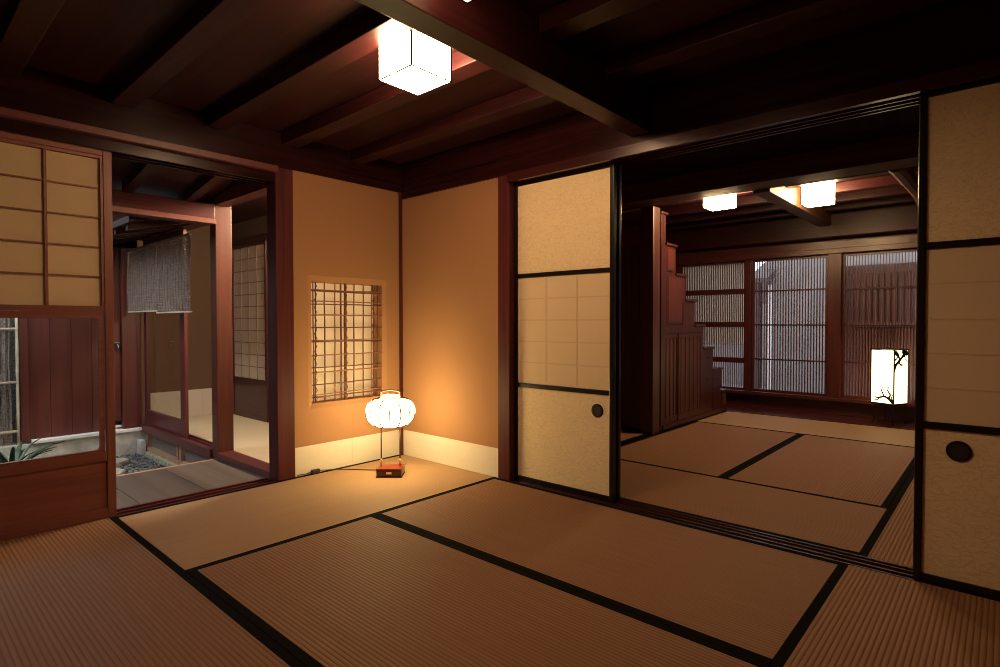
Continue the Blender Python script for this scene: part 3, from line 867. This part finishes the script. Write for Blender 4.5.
# ---- step chest (stairs with drawers) of the inner room
def step_chest():
    YF, YB, X0 = 2.212, 2.98, 4.553
    t = thing('step_chest', 'tall dark red wooden step chest rising like stairs in the inner room', 'step chest', (5.37, 2.6, 0))
    steps = [(4.553, 4.655, 1.905), (4.655, 4.856, 1.645), (4.856, 5.072, 1.392), (5.072, 5.282, 1.168), (5.282, 5.500, .930), (5.500, 5.732, .700), (5.732, 5.962, .475), (5.962, 6.118, .235)]
    poly = [(steps[0][0], .002)]
    for x0, x1, z in steps:
        poly += [(x0, z - .022), (x1, z - .022)]
    poly.append((steps[-1][1], .002))
    poly = [poly[0]] + poly[1:]
    n = len(poly)
    MB().prism(poly, 'Y', YF + .012, YB).build('carcass', STAIR_DARK, t)
    for x0, x1, z in steps:
        MB().box(x0 - .012, x1 + .014, YF - .006, YB + .004, z - .0215, z).build('tread', STAIR_Z, t, .003)
    # face frame, one board per step column edge
    def board(x0, x1, z0, z1, dep=.010, m=STAIR_Z, name='face_frame'):
        return MB().box(x0, x1, YF + .0115 - dep, YF + .0115, z0, z1).build(name, m, t, .002)
    board(4.553, 4.606, .05, 1.882)
    board(4.607, 6.11, .003, .049)
    board(5.425, 5.446, .05, .905)
    board(4.607, 5.424, .850, .905)
    board(4.607, 4.655, .906, 1.62)
    board(5.00, 5.07, .906, 1.145)
    board(4.656, 5.0, .906, .925)
    board(4.656, 4.999, 1.150, 1.17)
    # small door, larger door above the lattice doors
    d1 = MB().box(4.662, 4.812, YF + .004, YF + .0115, 1.40, 1.615).build('upper_door', STAIR_Z, t, .002)
    MB().box(4.682, 4.792, YF + .001, YF + .0039, 1.42, 1.595).build('door_panel', STAIR_PANEL, d1)
    d2 = MB().box(4.662, 4.996, YF + .004, YF + .0115, .93, 1.37).build('upper_door', STAIR_Z, t, .002)
    MB().box(4.690, 4.968, YF + .001, YF + .0039, .955, 1.345).build('door_panel', STAIR_PANEL, d2)
    # two sliding lattice doors
    for x0, x1, dy in ((4.612, 4.905, .0), (4.895, 5.420, -.008)):
        y = YF + .0115 + dy
        f = MB().box(x0, x0 + .03, y - .007, y, .055, .845).box(x1 - .03, x1, y - .007, y, .055, .845)
        f.box(x0 + .03, x1 - .03, y - .007, y, .055, .11).box(x0 + .03, x1 - .03, y - .007, y, .81, .845)
        dd = f.build('lattice_door', STAIR_Z, t)
        nn = 3 if x1 - x0 < .4 else 5
        for k in range(nn):
            x = x0 + .03 + (x1 - x0 - .06) * (k + .5) / nn
            MB().box(x - .014, x + .014, y - .006, y - .001, .1105, .8095).build('bar', STAIR_PANEL, dd)
        MB().box(x0 + .03, x1 - .03, y - .0008, y - .0002, .1105, .8095).build('backing', STAIR_DARK, dd)
    # drawers right of the lattice doors
    for x0, x1, z0, z1 in ((5.452, 5.72, .49, .675), (5.452, 5.72, .275, .47), (5.452, 5.72, .06, .255), (5.74, 5.95, .255, .45), (5.74, 5.95, .06, .235)):
        dr = MB().box(x0, x1, YF + .004, YF + .0115, z0, z1).build('drawer', STAIR_Z, t, .002)
        cx, zz = (x0 + x1) / 2, (z0 + z1) / 2 + .02
        MB().tube([(cx - .03, YF + .003, zz), (cx - .026, YF - .006, zz - .012), (cx + .026, YF - .006, zz - .012), (cx + .03, YF + .003, zz)], .003, 6).build('drawer_pull', IRON, dr)
    d3 = MB().box(5.972, 6.105, YF + .004, YF + .0115, .06, .205).build('small_door', STAIR_Z, t, .002)
    MB().box(5.992, 6.085, YF + .001, YF + .0039, .08, .185).build('door_panel', STAIR_PANEL, d3)
    # tall end facing the opening
    def eb(y0, y1, z0, z1, m=STAIR_DARK, dep=.010, name='end_frame', par=None):
        return MB().box(X0 - dep, X0 - .0004, y0, y1, z0, z1).build(name, m, par or t, .0015)
    eb(2.232, 2.315, .003, 1.88); eb(2.90, 2.98, .003, 1.88); eb(2.316, 2.899, .003, .96)
    eb(2.316, 2.899, 1.56, 1.63); eb(2.316, 2.899, 1.80, 1.88)
    eb(2.316, 2.899, 1.631, 1.799, STAIR_PANEL, .005, 'end_panel')
    dd = eb(2.316, 2.345, .961, 1.559, STAIR_DARK, .013, 'end_door')
    eb(2.575, 2.60, .961, 1.559, STAIR_DARK, .013, 'door_frame', dd)
    for k in range(8):
        y = 2.365 + k * .065
        eb(y, y + .022, .985, 1.535, STAIR_PANEL, .011, 'bar', dd)
    return t
step_chest()
struct('pillar_inner', MB().box(4.405, 4.535, 2.215, 2.335, -.02, 1.928), STAIR_DARK, bevel=0.006)

# ---- painted box lamp by the lattice windows
def box_lamp():
    cx, cy, h, z0, z1 = 6.36, .805, .104, .192, .695
    t = thing('box_lamp', 'tall glowing paper box lamp with a painted plum branch on thin iron legs', 'lamp', (cx, cy, 0))
    MB().box(cx - h + .003, cx + h - .003, cy - h + .003, cy + h - .003, z0 + .006, z1 - .006).build('paper_shade', E_BOX, t)
    fr = MB()
    w = .0045
    for sx in (-1, 1):
        for sy in (-1, 1):
            fr.box(cx + sx * h - w, cx + sx * h + w, cy + sy * h - w, cy + sy * h + w, z0 + .0005, z1)
    for z in (z0 + .004, z1 - .004):
        for sg in (-1, 1):
            fr.box(cx - h + w, cx + h - w, cy + sg * h - w * .9, cy + sg * h + w * .9, z - .0035, z + .0035)
            fr.box(cx + sg * h - w * .9, cx + sg * h + w * .9, cy - h + w, cy + h - w, z - .0035, z + .0035)
    fr.build('frame', IRON, t)
    MB().box(cx - h - .006, cx + h + .006, cy - h - .006, cy + h + .006, z1 + .0005, z1 + .006).build('top_board', BLACK, t)
    MB().box(cx - h - .004, cx + h + .004, cy - h - .004, cy + h + .004, z0 - .006, z0).build('bottom_board', BLACK, t)
    for sx, sy in ((-1, -1), (1, -1), (1, 1), (-1, 1)):
        x, y = cx + sx * (h - .012), cy + sy * (h - .012)
        MB().tube([(x, y, z0 - .006), (x + sx * .006, y + sy * .006, z0 - .07), (x - sx * .01, y - sy * .01, z0 - .15), (x + sx * .004, y + sy * .004, .0015)], .0045, 6).build('leg', IRON, t, smooth=True)
    # brush painting: branch at the foot of the face to the step chest side, foliage at the head of the other
    xf, yf = cx - h - .0003, cy - h - .0003
    def stroke(pts, r, name, m, face):
        q = [((xf, cy + u, z) if face == 'X' else (cx + u, yf, z)) for u, z in pts]
        mb = MB().tube(q, r, 6)
        for v in mb.v:
            if face == 'X':
                v.x = xf + (v.x - xf) * .08
            else:
                v.y = yf + (v.y - yf) * .08
        mb.build(name, m, t)
    def sprig(face, ink, u0, z0_, sc, strokes):
        for pts, r in strokes:
            stroke([(u0 + a * sc, z0_ + b * sc) for a, b in pts], r, 'painted_branch', ink, face)
    def blossom(u, z, face, m, r=.009):
        for k in range(5):
            an = 2 * PI * k / 5
            stroke([(u + r * math.cos(an) - .003, z + r * math.sin(an)), (u + r * math.cos(an) + .003, z + r * math.sin(an))], r * .6, 'painted_blossom', m, face)
    sprig('X', INK, 0, 0, 1, [
        ([(-.100, .205), (-.060, .245), (-.020, .262), (.020, .248), (.050, .243), (.080, .275)], [.016, .014, .011, .010, .007, .004]),
        ([(-.020, .262), (-.004, .292), (.010, .325), (-.010, .345)], [.009, .007, .006, .003]),
        ([(-.060, .245), (-.075, .280), (-.050, .318), (-.058, .355)], [.010, .008, .007, .003]),
        ([(.020, .248), (.045, .222), (.070, .222)], [.008, .006, .004]),
        ([(-.095, .212), (-.085, .260), (-.098, .290)], [.008, .006, .003])])
    for u, z in ((.080, .280), (-.012, .348), (-.060, .360), (.072, .220), (-.03, .225)):
        blossom(u, z, 'X', INK_RED, .010)
    sprig('Y', INK, 0, 0, 1, [
        ([(-.098, .520), (-.075, .560), (-.040, .585), (.005, .620), (.050, .655), (.092, .672)], [.020, .018, .016, .016, .022, .026]),
        ([(-.095, .672), (-.055, .650), (-.025, .612)], [.026, .022, .012]),
        ([(.010, .676), (.050, .670), (.092, .645)], [.020, .026, .016]),
        ([(-.040, .585), (-.010, .555), (.030, .552)], [.014, .011, .006]),
        ([(.050, .655), (.055, .610), (.080, .590)], [.012, .008, .004]),
        ([(-.094, .600), (-.070, .612), (-.05, .630)], [.012, .010, .006])])
    for u, z in ((.035, .548), (.008, .535), (.075, .560), (-.085, .505), (.082, .585), (.01, .575)):
        blossom(u, z, 'Y', INK_RED, .009)
    t.rotation_euler.z = math.radians(-24)
    return t
box_lamp()

# ---- reed blinds hanging over the garden side
def blind(label, y0, y1, zb, zt, tilt):
    t = thing('reed_blind', label, 'blind', (1.55, (y0 + y1) / 2, zt), 'reed blinds')
    r = random.Random(int(y0 * 100))
    s = MB()
    n = int((zt - zb) / .0078)
    for k in range(n):
        z = zb + (zt - zb) * (k + .5) / n
        dz = r.uniform(-.0012, .0012)
        x = 1.55 + r.uniform(-.002, .002) + .006 * math.sin(z * 9)
        e0, e1 = r.uniform(0, .006), r.uniform(0, .006)
        a, b = (x, y0 + e0, z + dz + tilt), (x, y1 - e1, z - dz)
        s.tube([a, ((x + r.uniform(-.001, .001)), (y0 + y1) / 2, z + tilt / 2 + r.uniform(-.001, .001)), b], .0036 * r.uniform(.85, 1.1), 5)
    s.build('reeds', REED, t)
    c = MB()
    m = max(3, int((y1 - y0) / .06))
    for k in range(m):
        y = y0 + (y1 - y0) * (k + .5) / m
        c.tube([(1.5445 + .006 * math.sin(z * 9), y, z + tilt * (y1 - y) / (y1 - y0)) for z in [zb + (zt - zb) * j / 12 for j in range(13)]], .0013, 4)
    c.build('binding_threads', THREAD, t)
    MB().box(1.543, 1.557, y0 - .004, y1 + .004, zb - .016, zb - .004).build('bottom_batten', BAMBOO_POLE if tilt == 0 else REED, t, .002)
    MB().box(1.541, 1.559, y0 - .004, y1 + .004, zt + .002, zt + .022).build('top_batten', REED, t, .002)
    return t
blind('grey reed blind hanging over the garden, the narrower one farther from the post', 5.115, 5.86, 1.056, 1.575, 0.0)
blind('grey reed blind hanging over the garden, the lower-hanging one next to the post', 4.385, 5.105, 1.040, 1.575, 0.0)

# ---- glass sliding door of the side room, seen from the garden
def glass_door():
    t = thing('glass_sliding_door', 'reddish wooden sliding door with a tall glass pane beside the garden', 'sliding door', (1.687, 5.38, .013), 'sliding doors')
    x0, x1, y0, y1 = 1.674, 1.701, 4.890, 5.885
    MB().box(x0, x1, y0, y0 + .10, .0135, 1.699).build('stile', RZ, t, .003)
    MB().box(x0, x1, y1 - .07, y1, .0135, 1.699).build('stile', RZ, t, .003)
    MB().box(x0, x1, y0 + .1005, y1 - .0705, .0135, .155).build('bottom_rail', RY, t, .003)
    MB().box(x0, x1, y0 + .1005, y1 - .0705, 1.64, 1.699).build('top_rail', RY, t, .003)
    MB().box(x0 + .010, x0 + .014, y0 + .1005, y1 - .0705, .1555, 1.6395).build('glass_pane', GLASS, t)
    return t
glass_door()

# ---- shoji of the side room
def side_shoji():
    y0, y1 = 5.20, 5.96
    t = thing('paper_screen', 'shoji screen with a small paper grid and dark wooden foot in the side room', 'sliding door', (2.51, 5.58, 0), 'sliding doors')
    x0, x1 = 2.497, 2.526
    for a in (y0, y1 - .035):
        MB().box(x0, x1, a, a + .035, .002, 1.733).build('stile', WZ, t, .002)
    MB().box(x0, x1, y0 + .0355, y1 - .0355, 1.70, 1.733).build('top_rail', WY, t, .002)
    MB().box(x0, x1, y0 + .0355, y1 - .0355, .36, .398).build('middle_rail', WY, t, .002)
    MB().box(x0 + .006, x1 - .006, y0 + .0355, y1 - .0355, .040, .3595).build('foot_panel', WY, t)
    MB().box(x0, x1, y0 + .0355, y1 - .0355, .002, .0395).build('bottom_rail', WY, t, .002)
    MB().box(x0 + .009, x0 + .010, y0 + .0355, y1 - .0355, .3985, 1.6995).build('paper', SHOJI_SIDE, t)
    g = MB()
    for k in range(1, 4):
        y = y0 + .0355 + (y1 - y0 - .071) * k / 4
        g.box(x0 + .0060, x0 + .0088, y - .004, y + .004, .3985, 1.6995)
    for k in range(1, 11):
        z = .3985 + 1.301 * k / 11
        for j in range(4):
            w = (y1 - y0 - .071) / 4
            g.box(x0 + .0064, x0 + .0088, y0 + .0355 + j * w + .0045, y0 + .0355 + (j + 1) * w - .0045, z - .004, z + .004)
    g.build('muntins', WZ_PALE, t)
    return t
side_shoji()

# ---- plank wall, gate and brushwood fence of the garden
def plank_fence():
    t = thing('plank_fence', 'dark red plank fence standing on the pale ledge behind the garden', 'fence', (1.13, 5.93, -.003))
    for k in range(4):
        x0, x1 = .852 + k * .1435, .852 + (k + 1) * .1435 - .0015
        MB().box(x0, x1, 5.915, 5.940 + .003 * (k % 2), -.003, 1.62).build('plank', PLANK, t, .003)
    MB().box(.798, .850, 5.885, 5.95, -.003, 1.62).build('fence_post', PLANK, t, .004)
    return t
plank_fence()
def gate():
    t = thing('garden_gate', 'dark red wooden gate with a small metal latch beside the reed blinds', 'gate', (1.50, 5.93, -.003))
    MB().box(1.428, 1.498, 5.912, 5.945, .075, 1.62).build('gate_board', PLANK, t, .003)
    MB().box(1.500, 1.612, 5.875, 5.965, -.003, 1.62).build('gate_post', PLANK, t, .004)
    la = MB().box(1.440, 1.490, 5.894, 5.9115, .70, .785).build('latch', IRON, t, .003, label='small dark metal latch')
    MB().box(1.446, 1.484, 5.888, 5.8935, .768, .776).build('latch_edge', STEEL, la)
    MB().tube([(1.468, 5.889, .715), (1.474, 5.878, .735), (1.468, 5.889, .757)], .0035, 6).build('latch_knob', STEEL, la)
    MB().box(1.428, 1.498, 5.92, 5.94, .012, .030).build('gate_foot', STONE_TOP, t)
    return t
gate()
def brush_fence():
    t = thing('brushwood_fence', 'brushwood fence held by pale bamboo poles at the left edge', 'fence', (.35, 5.93, -.03))
    r = random.Random(5)
    b = MB()
    for k in range(150):
        x = -.35 + 1.10 * k / 150 + r.uniform(-.004, .004)
        y = 5.945 + r.uniform(-.012, .012)
        pts = [(x + r.uniform(-.006, .006), y + r.uniform(-.004, .004), z) for z in (-.03, .3, .6, .9, 1.2, 1.5)]
        b.tube(pts, r.uniform(.004, .0075), 5)
    b.build('brushwood', TWIG, t, kind='stuff')
    for z in (.078, .472, .900, 1.30):
        MB().tube([(-.37, 5.905, z - .01), (.2, 5.905, z - .004), (.778, 5.905, z)], .0115, 10).build('bamboo_pole', BAMBOO_POLE, t, smooth=True)
    p = [(.783, 5.905, z) for z in (-.03, .2, .21, .22, .55, .56, .57, .9, .91, .92, 1.5)]
    MB().tube(p, [.0105, .0105, .012, .0105, .0105, .012, .0105, .0105, .012, .0105, .0105], 10).build('bamboo_post', BAMBOO_POLE, t, smooth=True)
    return t
brush_fence()

# ---- gravel, stepping stones, plants
STONES = ([(1.22, 5.50), (1.36, 5.47), (1.46, 5.56), (1.45, 5.66), (1.31, 5.72), (1.20, 5.64)], [(1.12, 5.10), (1.27, 5.08), (1.335, 5.20), (1.31, 5.32), (1.20, 5.37), (1.09, 5.28)])
def stone_at(x, y):
    for p in STONES:
        if min(a for a, _ in p) - .015 < x < max(a for a, _ in p) + .015 and min(b for _, b in p) - .015 < y < max(b for _, b in p) + .015:
            return True
    return False
def gravel():
    r = random.Random(11)
    b = MB()
    for _ in range(2300):
        x, y = r.uniform(1.06, 1.605), r.uniform(4.7, 5.86)
        if stone_at(x, y):
            continue
        s = r.uniform(.007, .014)
        cz = -.250 + s * .4 + r.uniform(0, .012)
        an = r.uniform(0, PI)
        vs = []
        for (a, c2, h) in ((1, 0, 0), (0, 1, 0), (-1, 0, 0), (0, -1, 0), (0, 0, 1), (0, 0, -1)):
            px, py = a * math.cos(an) - c2 * math.sin(an), a * math.sin(an) + c2 * math.cos(an)
            vs.append((x + px * s * r.uniform(.8, 1.2), y + py * s * r.uniform(.8, 1.2), cz + h * s * .7))
        b.add(vs, [(0, 1, 4), (1, 2, 4), (2, 3, 4), (3, 0, 4), (1, 0, 5), (2, 1, 5), (3, 2, 5), (0, 3, 5)])
    o = b.build('gravel', GRAVEL)
    o['kind'] = 'stuff'
    o['label'], o['category'] = 'dark grey gravel at the foot of the stone plinth', 'gravel'
gravel()
def stone(label, pts, z0, z1):
    o = MB().prism(pts, 'Z', z0, z1).build('stepping_stone', FLAT_STONE, None, .012)
    tag(o, label, 'stone', 'stepping stones')
stone('flat grey stepping stone by the sliding door, farther one near the plinth', STONES[0], -.249, -.212)
stone('flat grey stepping stone by the sliding door, nearer one at the gravel edge', STONES[1], -.249, -.214)
def leaf_plant(label, x, y, z, n, L, seed, pale, reach):
    t = thing('garden_plant', label, 'plant', (x, y, z))
    r = random.Random(seed)
    for k in range(n):
        an = 2 * PI * k / n + r.uniform(-.3, .3)
        ln = L * r.uniform(.7, 1.1)
        el = r.uniform(.85, 1.5)
        w = r.uniform(.010, .017)
        d = Vector((math.cos(an), math.sin(an), 0))
        s = Vector((-d.y, d.x, 0))
        p = Vector((x, y, z)) + d * .012
        vs, fs = [], []
        M = 8
        for i in range(M + 1):
            u = i / M
            ww = w * (math.sin(PI * min(1, .12 + u * .88)) ** .7) + .0008
            e = el - 1.5 * u * reach
            vs += [p - s * ww + Vector((0, 0, .004)), p - Vector((0, 0, .002)), p + s * ww + Vector((0, 0, .004))]
            p = p + (d * math.cos(e) + Vector((0, 0, math.sin(e)))) * (ln / M)
        for i in range(M):
            a = i * 3
            fs += [(a, a + 1, a + 4, a + 3), (a + 1, a + 2, a + 5, a + 4)]
        MB().add(vs, fs).build('leaf', LEAF_PALE if k in pale else LEAF, t, smooth=True, label='pale leaf' if k in pale else None)
    return t
leaf_plant('dark strap-leaved plant with pale leaf tips below the brushwood fence', .68, 5.46, -.249, 60, .41, 2, (3, 11, 19, 27, 35), .85)
